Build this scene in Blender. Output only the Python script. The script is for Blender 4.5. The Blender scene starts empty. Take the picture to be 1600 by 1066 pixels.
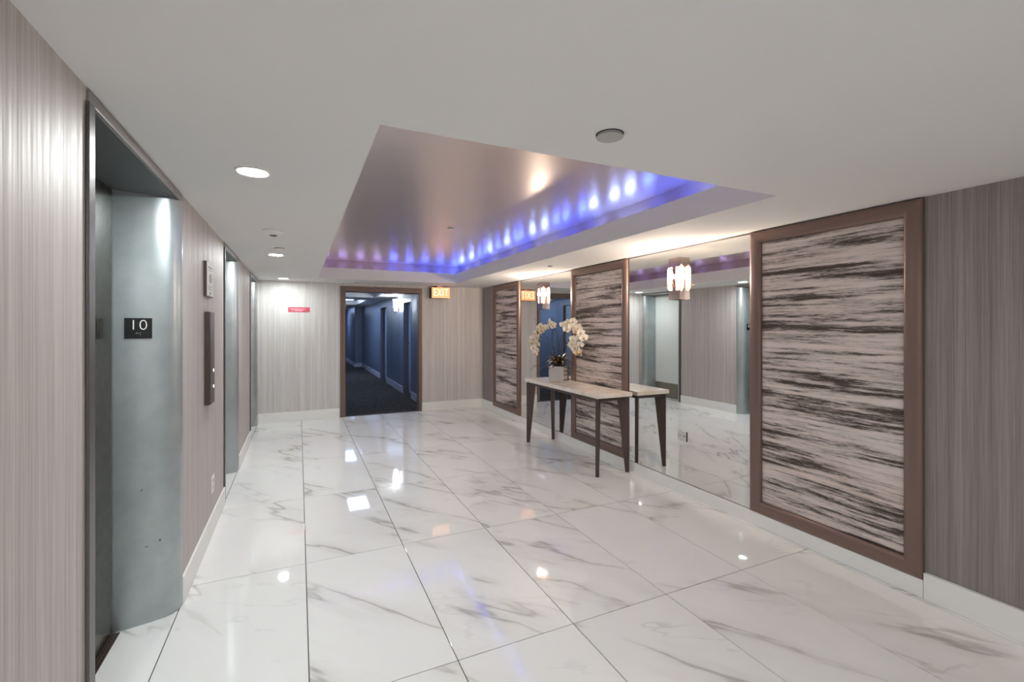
import bpy, bmesh, math, random
from math import sin, cos, pi, radians
from mathutils import Vector, Matrix, noise

random.seed(7)
scene = bpy.context.scene
COL = scene.collection

# ------------------------------------------------------------------ camera, world, exposure
YAW = radians(24.85)
cam_data = bpy.data.cameras.new('camera')
cam_data.sensor_width = 36.0
cam_data.lens = 719.4 / 1600.0 * 36.0
cam_data.shift_y = -22.8 / 1600.0
cam_data.clip_start = 0.05
camera = bpy.data.objects.new('camera', cam_data)
camera.location = (0, 0, 1.55)
camera.rotation_euler = (radians(90), 0, -YAW)
COL.objects.link(camera)
scene.camera = camera

world = bpy.data.worlds.new('world')
scene.world = world
world.use_nodes = True
world.node_tree.nodes['Background'].inputs[0].default_value = (0.8, 0.85, 0.9, 1)
world.node_tree.nodes['Background'].inputs[1].default_value = 0.3

scene.view_settings.view_transform = 'Standard'
scene.view_settings.look = 'None'
scene.view_settings.gamma = 1
scene.view_settings.use_curve_mapping = False
scene.view_settings.exposure = 0.28
scene.cycles.use_denoising = True
scene.cycles.max_bounces = 12
scene.cycles.diffuse_bounces = 7
scene.cycles.glossy_bounces = 6
scene.cycles.transparent_max_bounces = 12
scene.cycles.sample_clamp_indirect = 6.0
scene.cycles.caustics_refractive = False

# light strengths (radiance of the lamps; those behind the camera include added fill)
DOWN = 430.0
DOWN_UNSEEN = 340.0
SCONCE = 1900.0
LED = 47.0
CORR = 20.0

# room measures
XL, XR, YF, YB, H = -0.595, 3.245, 8.35, -3.2, 2.29
ZC = 2.60          # coffer ceiling
ZF = 2.46          # cove ledge


# ------------------------------------------------------------------ material helpers
def mat(name, color, rough=0.5, metal=0.0, spec=0.5, coat=0.0, emit=None, strength=0.0):
    m = bpy.data.materials.new(name)
    m.use_nodes = True
    b = m.node_tree.nodes['Principled BSDF']
    b.inputs['Base Color'].default_value = (*color, 1)
    b.inputs['Roughness'].default_value = rough
    b.inputs['Metallic'].default_value = metal
    b.inputs['Specular IOR Level'].default_value = spec
    b.inputs['Coat Weight'].default_value = coat
    if emit:
        b.inputs['Emission Color'].default_value = (*emit, 1)
        b.inputs['Emission Strength'].default_value = strength
    return m


class NT:
    def __init__(self, m):
        self.t = m.node_tree
        self.b = self.t.nodes['Principled BSDF']

    def n(self, kind, **kw):
        nd = self.t.nodes.new(kind)
        for k, v in kw.items():
            setattr(nd, k, v)
        return nd

    def l(self, a, b):
        self.t.links.new(a, b)

    def coords(self, scale=(1, 1, 1), rot=(0, 0, 0), rand=False):
        tc = self.n('ShaderNodeTexCoord')
        out = tc.outputs['Object']
        if rand:
            oi = self.n('ShaderNodeObjectInfo')
            mul = self.n('ShaderNodeMath', operation='MULTIPLY')
            self.l(oi.outputs['Random'], mul.inputs[0])
            mul.inputs[1].default_value = 57.0
            add = self.n('ShaderNodeVectorMath', operation='ADD')
            self.l(out, add.inputs[0])
            self.l(mul.outputs[0], add.inputs[1])
            out = add.outputs[0]
        mp = self.n('ShaderNodeMapping')
        mp.inputs['Scale'].default_value = scale
        mp.inputs['Rotation'].default_value = rot
        self.l(out, mp.inputs['Vector'])
        return mp.outputs[0]

    def noise(self, vec, scale, detail=3, rough=0.5, dist=0.0):
        nd = self.n('ShaderNodeTexNoise')
        nd.inputs['Scale'].default_value = scale
        nd.inputs['Detail'].default_value = detail
        nd.inputs['Roughness'].default_value = rough
        nd.inputs['Distortion'].default_value = dist
        self.l(vec, nd.inputs['Vector'])
        return nd.outputs['Fac']

    def ramp(self, fac, stops, interp='LINEAR'):
        r = self.n('ShaderNodeValToRGB')
        r.color_ramp.interpolation = interp
        els = r.color_ramp.elements
        while len(els) < len(stops):
            els.new(0.5)
        for e, (p, c) in zip(els, stops):
            e.position = p
            e.color = (*c, 1) if len(c) == 3 else c
        self.l(fac, r.inputs[0])
        return r.outputs[0]

    def math(self, op, a, b=None, clamp=False):
        nd = self.n('ShaderNodeMath', operation=op, use_clamp=clamp)
        for i, v in enumerate((a, b)):
            if v is None:
                continue
            if isinstance(v, (int, float)):
                nd.inputs[i].default_value = v
            else:
                self.l(v, nd.inputs[i])
        return nd.outputs[0]

    def mix(self, fac, a, b, mode='MIX'):
        nd = self.n('ShaderNodeMixRGB', blend_type=mode)
        for i, v in enumerate((fac, a, b)):
            if isinstance(v, (int, float)):
                nd.inputs[i].default_value = v
            elif isinstance(v, tuple):
                nd.inputs[i].default_value = (*v, 1)
            else:
                self.l(v, nd.inputs[i])
        return nd.outputs[0]

    def bump(self, h, strength=0.2, dist=0.005):
        nd = self.n('ShaderNodeBump')
        nd.inputs['Strength'].default_value = strength
        nd.inputs['Distance'].default_value = dist
        self.l(h, nd.inputs['Height'])
        self.l(nd.outputs[0], self.b.inputs['Normal'])

    def color(self, c):
        self.l(c, self.b.inputs['Base Color'])


def wallpaper(name, dark, light, rough=0.36, metal=0.25):
    m = mat(name, light, rough, metal)
    t = NT(m)
    fine = t.noise(t.coords((1, 1, 0.012)), 150, 3, 0.7)
    mid = t.noise(t.coords((1, 1, 0.006)), 22, 3, 0.6)
    f = t.math('ADD', t.math('MULTIPLY', fine, 0.6), t.math('MULTIPLY', mid, 0.4))
    t.color(t.ramp(f, [(0.36, dark), (0.50, tuple((a + b) / 2 for a, b in zip(dark, light))), (0.64, light)]))
    rr = t.ramp(f, [(0.36, (rough + .12,) * 3), (0.64, (rough - .06,) * 3)])
    t.l(rr, t.b.inputs['Roughness'])
    t.bump(fine, 0.25, 0.002)
    return m


def marble(name, tint=(0.88, 0.88, 0.87)):
    m = mat(name, tint, 0.06, 0, 0.5)
    t = NT(m)
    def turned(deg, sx, sy):
        v = t.coords((1, 1, 1), (0, 0, radians(deg)), rand=True)
        mp = t.n('ShaderNodeMapping'); mp.inputs['Scale'].default_value = (sx, sy, 1)
        t.l(v, mp.inputs['Vector']); return mp.outputs[0]
    def band(x, stops):
        return t.ramp(x, [(p, (c,) * 3) for p, c in stops])
    v1 = turned(-38, 1.15, 0.24)
    warp = t.noise(v1, 3.0, 4, 0.6, 0.3)
    base = t.noise(v1, 1.2, 5, 0.52, 0.15)
    d1 = t.math('ABSOLUTE', t.math('SUBTRACT', base, 0.5))
    line = band(d1, [(0.0, 1), (0.004, .6), (0.011, 0)])
    soft = band(d1, [(0.0, 1), (0.03, .35), (0.075, 0)])
    mask = band(t.noise(t.coords((1, 1, 1), rand=True), 1.6, 2, 0.5), [(0.40, 0), (0.56, 1)])
    v2 = turned(-68, 1.0, 0.30)
    b2 = t.noise(v2, 1.5, 5, 0.55, 0.2)
    d2 = t.math('ABSOLUTE', t.math('SUBTRACT', b2, 0.46))
    line2 = band(d2, [(0.0, 1), (0.008, 0)])
    c = t.mix(t.math('MULTIPLY', soft, t.math('MULTIPLY', mask, 0.34)), tint, (0.54, 0.515, 0.48))
    c = t.mix(t.math('MULTIPLY', line, t.math('MULTIPLY', mask, 0.62)), c, (0.34, 0.325, 0.31))
    c = t.mix(t.math('MULTIPLY', line2, t.math('MULTIPLY', t.math('SUBTRACT', warp, 0.45, True), 1.4)), c, (0.46, 0.45, 0.44))
    t.color(c)
    t.l(t.ramp(warp, [(0.3, (0.022,) * 3), (0.7, (0.05,) * 3)]), t.b.inputs['Roughness'])
    return m


M = {}
M['paint'] = mat('ceiling_paint', (0.76, 0.755, 0.745), 0.85)
t = NT(M['paint']); t.bump(t.noise(t.coords(), 180, 3), 0.08, 0.002)
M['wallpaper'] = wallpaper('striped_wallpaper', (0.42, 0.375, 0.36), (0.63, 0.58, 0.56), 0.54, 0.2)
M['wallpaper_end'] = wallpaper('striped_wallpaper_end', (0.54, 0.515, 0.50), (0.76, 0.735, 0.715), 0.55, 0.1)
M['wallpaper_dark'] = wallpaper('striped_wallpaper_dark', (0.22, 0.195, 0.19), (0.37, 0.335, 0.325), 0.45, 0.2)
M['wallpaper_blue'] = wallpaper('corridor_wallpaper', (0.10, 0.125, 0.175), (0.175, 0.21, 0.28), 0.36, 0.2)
M['silver'] = mat('metallic_ceiling_paper', (0.86, 0.75, 0.69), 0.30, 0.8)
t = NT(M['silver'])
sn = t.noise(t.coords((1, 1, 1)), 3.0, 3, 0.5)
t.bump(t.noise(t.coords((0.7, 0.7, 1)), 1.6, 0, 0.5), 0.12, 0.01)
M['cove'] = mat('cove_wall_paper', (0.40, 0.31, 0.295), 0.42, 0.4)
M['marble'] = marble('polished_marble')
M['grout'] = mat('grout', (0.10, 0.095, 0.09), 0.8)
M['white_trim'] = mat('white_trim', (0.90, 0.90, 0.885), 0.35)
M['portal'] = mat('brushed_portal_metal', (0.40, 0.44, 0.455), 0.36, 0.75)
t = NT(M['portal'])
pn = t.noise(t.coords((1, 1, 1)), 5, 4, 0.6)
t.color(t.ramp(pn, [(0.3, (0.40, 0.445, 0.455)), (0.7, (0.50, 0.54, 0.55))]))
t.bump(t.noise(t.coords((1, 1, 0.6)), 260, 2), 0.12, 0.001)
M['portal_scuff'] = mat('scuff_mark', (0.06, 0.07, 0.09), 0.6)
M['steel'] = mat('dark_brushed_steel', (0.15, 0.138, 0.12), 0.24, 0.95)
t = NT(M['steel'])
sb = t.noise(t.coords((1, 60, 1)), 12, 3, 0.6)
t.l(t.ramp(sb, [(0.3, (0.18,) * 3), (0.7, (0.33,) * 3)]), t.b.inputs['Roughness'])
M['soffit'] = mat('portal_soffit', (0.09, 0.096, 0.10), 0.5, 0.3)
M['edge'] = mat('portal_edge_metal', (0.30, 0.275, 0.265), 0.38, 0.6)
M['edge_dark'] = mat('dark_edge_strip', (0.15, 0.132, 0.13), 0.35, 0.6)  # edge trim, darker than the other portal metal
M['bronze'] = mat('bronze_frame', (0.225, 0.152, 0.13), 0.36, 0.45)
M['bronze_door'] = mat('door_frame_bronze', (0.20, 0.14, 0.115), 0.42, 0.35)
M['leg'] = mat('console_leg_bronze', (0.095, 0.066, 0.058), 0.42, 0.35)
M['dark'] = mat('dark_gap', (0.012, 0.012, 0.014), 0.6)
M['black'] = mat('black_plate', (0.006, 0.007, 0.008), 0.25)
M['numeral'] = mat('numeral_white', (0.85, 0.83, 0.78), 0.4)
M['mirror'] = mat('mirror_silver', (0.86, 0.87, 0.85), 0.0, 1.0)
M['chrome'] = mat('rose_chrome', (0.74, 0.58, 0.52), 0.10, 1.0)
M['brass'] = mat('brass_rod', (0.60, 0.42, 0.22), 0.25, 1.0)
M['stone'] = mat('cream_stone', (0.86, 0.8, 0.72), 0.12)
t = NT(M['stone'])
t.color(t.ramp(t.noise(t.coords((1, 2, 1)), 5, 4, 0.6, 0.5), [(0.35, (0.82, 0.70, 0.58)), (0.6, (0.90, 0.85, 0.79))]))
M['plastic'] = mat('white_plastic', (0.82, 0.81, 0.78), 0.4)
M['grey_plastic'] = mat('grey_plastic', (0.42, 0.42, 0.40), 0.5)
M['lamp'] = mat('downlight_lens', (1, 1, 1), 0.5, emit=(0.93, 1.0, 1.0), strength=DOWN)
M['lamp_soft'] = mat('downlight_lens_dim', (1, 1, 1), 0.5, emit=(0.93, 1.0, 1.0), strength=DOWN * 0.5)
M['lamp_unseen'] = mat('downlight_lens_unseen', (1, 1, 1), 0.5, emit=(0.96, 1.0, 1.0), strength=DOWN_UNSEEN)
M['bulb'] = mat('sconce_bulb', (1, 1, 1), 0.5, emit=(1.0, 0.80, 0.64), strength=SCONCE)
M['led_blue'] = mat('led_blue', (0, 0, 0), 0.5, emit=(0.05, 0.11, 1.0), strength=LED * 1.3)
M['led_violet'] = mat('led_violet', (0, 0, 0), 0.5, emit=(0.42, 0.34, 1.0), strength=LED * 0.35)
M['led_white'] = mat('led_cool', (0, 0, 0), 0.5, emit=(0.28, 0.40, 1.0), strength=LED * 1.3)
M['exit_face'] = mat('exit_face', (0.8, 0.35, 0.15), 0.4, emit=(1.0, 0.36, 0.15), strength=1.0)
M['exit_letter'] = mat('exit_letter', (1, 0.9, 0.8), 0.4, emit=(1.0, 0.68, 0.45), strength=1.6)
M['exit_box'] = mat('exit_box', (0.07, 0.055, 0.045), 0.5)
M['red'] = mat('red_sign', (0.62, 0.10, 0.14), 0.4)
M['red_print'] = mat('red_sign_print', (0.80, 0.42, 0.50), 0.4)
M['paper'] = mat('notice_paper', (0.80, 0.80, 0.78), 0.6)
M['print'] = mat('notice_print', (0.33, 0.33, 0.33), 0.6)
M['panel_bar'] = mat('call_bar_bronze', (0.10, 0.075, 0.068), 0.32, 0.6)
M['button'] = mat('button_lit', (1, 1, 1), 0.4, emit=(1, .97, .9), strength=2.0)
M['corr_frame'] = mat('corridor_frame_paint', (0.20, 0.20, 0.25), 0.4)
M['white_door'] = mat('white_door', (0.74, 0.77, 0.76), 0.35)
M['kick'] = mat('kick_plate', (0.22, 0.20, 0.16), 0.4, 0.3)
M['blue_door'] = mat('corridor_door_paint', (0.30, 0.36, 0.44), 0.4)
M['dark_door'] = mat('dark_door_paint', (0.06, 0.065, 0.08), 0.4)
M['corr_base'] = mat('corridor_baseboard', (0.42, 0.43, 0.50), 0.4)
M['shade'] = mat('lit_glass_shade', (1, 1, 1), 0.5, emit=(0.88, 0.94, 1.0), strength=44.0)
M['corr_lamp'] = mat('corridor_lamp', (1, 1, 1), 0.5, emit=(0.45, 0.63, 1.0), strength=CORR)
M['vase'] = mat('mirrored_vase', (0.80, 0.82, 0.79), 0.06, 1.0)
M['petal'] = mat('orchid_petal', (0.94, 0.90, 0.81), 0.5)
M['petal'].node_tree.nodes['Principled BSDF'].inputs['Subsurface Weight'].default_value = 0.0
M['lip'] = mat('orchid_lip', (0.72, 0.45, 0.16), 0.5)
M['stem'] = mat('orchid_stem', (0.035, 0.028, 0.022), 0.5)
M['leaf'] = mat('orchid_leaf', (0.040, 0.038, 0.024), 0.35)
M['leaf_gold'] = mat('dried_leaf', (0.24, 0.125, 0.04), 0.5)
M['bud'] = mat('orchid_bud', (0.72, 0.55, 0.22), 0.5)

# carpet
M['carpet'] = mat('patterned_carpet', (0.05, 0.045, 0.05), 0.95, spec=0.1)
t = NT(M['carpet'])
vr = t.n('ShaderNodeTexVoronoi'); vr.inputs['Scale'].default_value = 13
t.l(t.coords((1, 1, 1), (0, 0, radians(40))), vr.inputs['Vector'])
flake = t.ramp(vr.outputs['Distance'], [(0.10, (0.24, 0.21, 0.18)), (0.24, (0.05, 0.042, 0.036)), (0.6, (0.026, 0.022, 0.02))])
fz = t.noise(t.coords(), 90, 3, 0.7)
t.color(t.mix(0.5, flake, t.ramp(fz, [(0.35, (0.02, 0.018, 0.016)), (0.7, (0.10, 0.088, 0.076))])))
t.bump(fz, 0.5, 0.006)

# bark pattern of the framed wall panels
M['bark'] = mat('weathered_bark_print', (0.5, 0.4, 0.36), 0.5, 0.05)
t = NT(M['bark'])
big = t.noise(t.coords((1, 0.55, 8.0), rand=True), 1.9, 3, 0.55, 0.12)
midn = t.noise(t.coords((1, 0.9, 24.0), rand=True), 1.8, 4, 0.6, 0.15)
fine = t.noise(t.coords((1, 4.0, 55.0), rand=True), 3.0, 7, 0.8, 0.1)
f = t.math('ADD', t.math('MULTIPLY', big, 0.36), t.math('ADD', t.math('MULTIPLY', fine, 0.34), t.math('MULTIPLY', midn, 0.30)))
hue = t.noise(t.coords((1, 0.5, 5.0), rand=True), 1.3, 2, 0.5)
lightc = t.mix(hue, (0.80, 0.65, 0.60), (0.84, 0.78, 0.74))
dk = t.ramp(f, [(0.43, (1, 1, 1)), (0.460, (.92, .92, .92)), (0.478, (.62, .62, .62)), (0.500, (.34, .34, .34)), (0.535, (.12, .12, .12)), (0.58, (0, 0, 0))])
t.color(t.mix(dk, lightc, (0.062, 0.040, 0.033)))
t.bump(f, 0.6, 0.02)

# lit octagonal crystal slab: part clear, part frosted
def crystal(name, col, clear=0.45):
    m = bpy.data.materials.new(name); m.use_nodes = True
    nt = m.node_tree; nt.nodes.clear()
    out = nt.nodes.new('ShaderNodeOutputMaterial')
    tr = nt.nodes.new('ShaderNodeBsdfTransparent')
    tl = nt.nodes.new('ShaderNodeBsdfTranslucent'); tl.inputs[0].default_value = (*col, 1)
    gl = nt.nodes.new('ShaderNodeBsdfGlossy'); gl.inputs['Roughness'].default_value = 0.05
    m1 = nt.nodes.new('ShaderNodeMixShader'); m1.inputs[0].default_value = 1 - clear
    df = nt.nodes.new('ShaderNodeBsdfDiffuse'); df.inputs[0].default_value = (*col, 1)
    m0 = nt.nodes.new('ShaderNodeMixShader'); m0.inputs[0].default_value = 0.5
    nt.links.new(tl.outputs[0], m0.inputs[1]); nt.links.new(df.outputs[0], m0.inputs[2])
    m2 = nt.nodes.new('ShaderNodeMixShader'); m2.inputs[0].default_value = 0.08
    nt.links.new(tr.outputs[0], m1.inputs[1]); nt.links.new(m0.outputs[0], m1.inputs[2])
    nt.links.new(m1.outputs[0], m2.inputs[1]); nt.links.new(gl.outputs[0], m2.inputs[2])
    nt.links.new(m2.outputs[0], out.inputs[0])
    return m
M['crystal'] = crystal('frosted_crystal', (1.0, 0.93, 0.86), 0.35)
M['clear'] = crystal('clear_plastic', (0.9, 0.9, 0.9), 0.93)


# ------------------------------------------------------------------ mesh helpers
def tag(o, label=None, cat=None, group=None, kind=None):
    if label: o['label'] = label
    if cat: o['category'] = cat
    if group: o['group'] = group
    if kind: o['kind'] = kind
    return o


def empty(name, loc=(0, 0, 0), rz=0.0):
    o = bpy.data.objects.new(name, None)
    o.empty_display_size = 0.1
    o.location = loc
    o.rotation_euler = (0, 0, rz)
    COL.objects.link(o)
    return o


def obj(name, bm, m, parent=None, loc=(0, 0, 0), rot=(0, 0, 0), smooth=False, bevel=0.0):
    bmesh.ops.recalc_face_normals(bm, faces=bm.faces)
    me = bpy.data.meshes.new(name)
    if smooth:
        for f in bm.faces:
            f.smooth = True
    bm.to_mesh(me)
    bm.free()
    me.materials.append(m)
    o = bpy.data.objects.new(name, me)
    o.location = loc
    o.rotation_euler = rot
    COL.objects.link(o)
    if parent:
        o.parent = parent
    if smooth:
        try:
            me.set_sharp_from_angle(angle=radians(40))
        except Exception:
            pass
    if bevel:
        md = o.modifiers.new('bevel', 'BEVEL')
        md.width = bevel
        md.segments = 2
        md.limit_method = 'ANGLE'
    return o


def box(bm, x0, x1, y0, y1, z0, z1):
    vs = [bm.verts.new((x, y, z)) for x in (x0, x1) for y in (y0, y1) for z in (z0, z1)]
    for a in ((0, 1, 3, 2), (4, 6, 7, 5), (0, 4, 5, 1), (2, 3, 7, 6), (0, 2, 6, 4), (1, 5, 7, 3)):
        bm.faces.new([vs[i] for i in a])


def boxes(*bs):
    bm = bmesh.new()
    for b in bs:
        box(bm, *b)
    return bm


def prism(bm, pts, z0, z1, axis='z'):
    """extrude a 2D outline; axis z: pts=(x,y); axis x: pts=(y,z); axis y: pts=(x,z)"""
    def P(a, b, c):
        return {'z': (a, b, c), 'x': (c, a, b), 'y': (a, c, b)}[axis]
    lo = [bm.verts.new(P(a, b, z0)) for a, b in pts]
    hi = [bm.verts.new(P(a, b, z1)) for a, b in pts]
    n = len(pts)
    bm.faces.new(lo[::-1]); bm.faces.new(hi)
    for i in range(n):
        j = (i + 1) % n
        bm.faces.new((lo[i], lo[j], hi[j], hi[i]))


def lathe(bm, prof, seg=32, c=(0, 0, 0)):
    rings = []
    for r, z in prof:
        if r < 1e-6:
            rings.append([bm.verts.new((c[0], c[1], c[2] + z))])
        else:
            rings.append([bm.verts.new((c[0] + r * cos(2 * pi * k / seg), c[1] + r * sin(2 * pi * k / seg), c[2] + z)) for k in range(seg)])
    for a, b in zip(rings, rings[1:]):
        for k in range(seg):
            j = (k + 1) % seg
            if len(a) == 1 and len(b) == 1: continue
            if len(a) == 1: bm.faces.new((a[0], b[j], b[k]))
            elif len(b) == 1: bm.faces.new((a[k], a[j], b[0]))
            else: bm.faces.new((a[k], a[j], b[j], b[k]))


def tube(bm, pts, r0, r1=None, seg=6):
    r1 = r0 if r1 is None else r1
    pts = [Vector(p) for p in pts]
    rings = []
    n = len(pts)
    up = Vector((0.13, 0.21, 0.97))
    for i, p in enumerate(pts):
        d = (pts[min(i + 1, n - 1)] - pts[max(i - 1, 0)]).normalized()
        a = d.cross(up)
        if a.length < 1e-3: a = d.cross(Vector((1, 0, 0)))
        a.normalize(); b = d.cross(a)
        r = r0 + (r1 - r0) * i / max(1, n - 1)
        rings.append([bm.verts.new(p + a * r * cos(2 * pi * k / seg) + b * r * sin(2 * pi * k / seg)) for k in range(seg)])
    for A, B in zip(rings, rings[1:]):
        for k in range(seg):
            j = (k + 1) % seg
            bm.faces.new((A[k], A[j], B[j], B[k]))
    bm.faces.new(rings[0][::-1]); bm.faces.new(rings[-1])


def curve_pts(pts, n=8):
    """Catmull-Rom through points"""
    P = [Vector(p) for p in pts]
    P = [P[0] * 2 - P[1]] + P + [P[-1] * 2 - P[-2]]
    out = []
    for i in range(1, len(P) - 2):
        for k in range(n):
            s = k / n
            a, b, c, d = P[i - 1], P[i], P[i + 1], P[i + 2]
            out.append(0.5 * ((2 * b) + (c - a) * s + (2 * a - 5 * b + 4 * c - d) * s * s + (3 * b - a - 3 * c + d) * s ** 3))
    out.append(P[-2])
    return out


def text_mesh(body, size, extrude, m, parent, loc, rot, name='lettering', sx=1.0, spacing=1.0, thin=0.0):
    cu = bpy.data.curves.new(name, 'FONT')
    cu.body = body; cu.size = size; cu.extrude = extrude; cu.offset = -thin
    cu.align_x = 'CENTER'; cu.align_y = 'CENTER'
    cu.space_character = spacing
    tmp = bpy.data.objects.new(name, cu)
    COL.objects.link(tmp)
    dg = bpy.context.evaluated_depsgraph_get()
    me = bpy.data.meshes.new_from_object(tmp.evaluated_get(dg))
    bpy.data.objects.remove(tmp)
    me.materials.clear(); me.materials.append(m)
    o = bpy.data.objects.new(name, me)
    o.location = loc; o.rotation_euler = rot; o.scale = (sx, 1, 1)
    COL.objects.link(o)
    if parent: o.parent = parent
    return o


def struct(name, bm, m, parent=None, **kw):
    o = obj(name, bm, m, parent, **kw)
    if parent is None: o['kind'] = 'structure'
    return o


# ------------------------------------------------------------------ floor: tiles laid in grout
G = 0.0026
TW, TL, TX0, TY0 = 0.6292, 1.2546, 0.671, 2.043
floor = struct('floor', boxes((-1.02, XR + 0.05, YB, YF, -0.06, -0.004)), M['grout'])
tile_cache = {}
def tile(x0, x1, y0, y1):
    w, l = round(x1 - x0, 4), round(y1 - y0, 4)
    key = (w, l)
    if key not in tile_cache:
        bm = boxes((G, w - G, G, l - G, -0.012, 0.0))
        me_o = obj('tile', bm, M['marble'], floor, (x0, y0, 0), bevel=0.0006)
        tile_cache[key] = me_o
    else:
        o = tile_cache[key].copy()
        o.location = (x0, y0, 0)
        COL.objects.link(o); o.parent = floor
xs = [XL - 0.0] + [TX0 + i * TW for i in range(-1, 5)] + [XR]
ys = [YB] + [TY0 + j * TL for j in range(-4, 6)] + [YF]
for i in range(len(xs) - 1):
    for j in range(len(ys) - 1):
        if xs[i + 1] - xs[i] > 0.01 and ys[j + 1] - ys[j] > 0.02:
            tile(xs[i], xs[i + 1], ys[j], ys[j + 1])
PORTALS = [(1.85, 3.10), (4.72, 5.75), (7.09, 8.25)]
for a, b in PORTALS:
    cuts = [a] + [y for y in ys if a + .02 < y < b - .02] + [b]
    for c0, c1 in zip(cuts, cuts[1:]):
        tile(-0.845, XL, c0, c1)

# ------------------------------------------------------------------ ceiling with stepped coffer
HX0, HX1, HY0, HY1 = 0.27, 2.46, 1.735, 7.62
LX0, LX1, LY0, LY1 = 0.13, 2.60, 1.595, 7.76
cx0, cx1 = -1.05, XR + 0.10
ceiling = struct('ceiling', boxes(
    (cx0, HX0, YB, YF + .15, H, ZF), (HX1, cx1, YB, YF + .15, H, ZF),
    (HX0, HX1, YB, HY0, H, ZF), (HX0, HX1, HY1, YF + .15, H, ZF)), M['paint'])
struct('cove_wall', boxes(
    (LX0 - .1, LX0, LY0 - .1, LY1 + .1, ZF, ZC), (LX1, LX1 + .1, LY0 - .1, LY1 + .1, ZF, ZC),
    (LX0, LX1, LY0 - .1, LY0, ZF, ZC), (LX0, LX1, LY1, LY1 + .1, ZF, ZC)), M['cove'], ceiling)
struct('coffer_panel', boxes((LX0 - .1, LX1 + .1, LY0 - .1, LY1 + .1, ZC, ZC + .05)), M['silver'], ceiling)

# LED modules on the cove ledge
led_me = {}
def led_strip(side, x, y, spots):
    root = empty('led_strip', (x, y, ZF))
    tag(root, 'hidden glowing light strip on the %s ledge of the raised ceiling' % side, 'light strip', 'light strips round the raised ceiling')
    for px, py, rz, key in spots:
        if key not in led_me:
            o = led_me[key] = obj('led_module', boxes((-0.055, 0.055, -0.009, 0.009, 0.0, 0.004)), M[key], root)
        else:
            o = led_me[key].copy(); COL.objects.link(o); o.parent = root
        o.location = (px - x, py - y, 0)
        o.rotation_euler = (0, 0, rz)
n = 24
yy_ = [HY0 + 0.1 + (HY1 - HY0 - 0.1) * k / (n - 1) for k in range(n)]
xx_ = [HX0 + 0.1 + (HX1 - HX0 - 0.1) * k / 8 for k in range(9)]
WHITE = (1, 2, 5, 6, 7, 11, 12, 15, 17, 20, 22)
led_strip('right', HX1 + .05, 4.7, [(HX1 + .05, y + random.uniform(-.07, .07), pi / 2, 'led_white' if k in WHITE else 'led_blue') for k, y in enumerate(yy_)])
led_strip('left', HX0 - .06, 4.7, [(HX0 - .06, y, pi / 2, 'led_violet') for y in yy_[::2]])
led_strip('far', 1.4, HY1 + .06, [(x, HY1 + .06, 0, 'led_violet' if k < 4 else 'led_blue') for k, x in enumerate(xx_)])
led_strip('near', 1.4, HY0 - .06, [(x, HY0 - .06, 0, 'led_violet') for x in xx_[::2]])

# ------------------------------------------------------------------ walls
segs = [(YB, 1.85), (3.10, 4.72), (5.75, 7.09), (8.25, YF)]
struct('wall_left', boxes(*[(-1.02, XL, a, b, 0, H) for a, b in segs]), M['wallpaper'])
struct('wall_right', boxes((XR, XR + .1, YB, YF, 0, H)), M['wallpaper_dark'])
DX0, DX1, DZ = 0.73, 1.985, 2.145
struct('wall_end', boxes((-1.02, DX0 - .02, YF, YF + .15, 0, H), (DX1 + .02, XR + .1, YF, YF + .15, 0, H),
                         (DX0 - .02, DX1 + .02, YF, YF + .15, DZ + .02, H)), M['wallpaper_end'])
struct('wall_back', boxes((-1.02, XR + .1, YB - .1, YB, 0, H)), M['wallpaper'])

# baseboards
BT = 0.014
struct('baseboard_left', boxes(*[(XL, XL + BT, a, b, 0, 0.15) for a, b in [(YB, 1.83), (3.105, 4.70), (5.755, 7.07), (8.26, YF)]]), M['white_trim'], bevel=0.003)
struct('baseboard_right', boxes((XR - .022, XR, 1.395, 7.78, 0, 0.104), (XR - .026, XR, YB, 1.392, 0, 0.15),
                                (XR - .026, XR, 7.783, YF, 0, 0.15)), M['white_trim'], bevel=0.003)
struct('baseboard_end', boxes((XL + BT, 0.632, YF - BT, YF, 0, 0.155), (2.047, XR - .026, YF - BT, YF, 0, 0.155)), M['white_trim'], bevel=0.003)
struct('baseboard_back', boxes((XL + BT, XR - .026, YB, YB + BT, 0, 0.15)), M['white_trim'])

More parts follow.
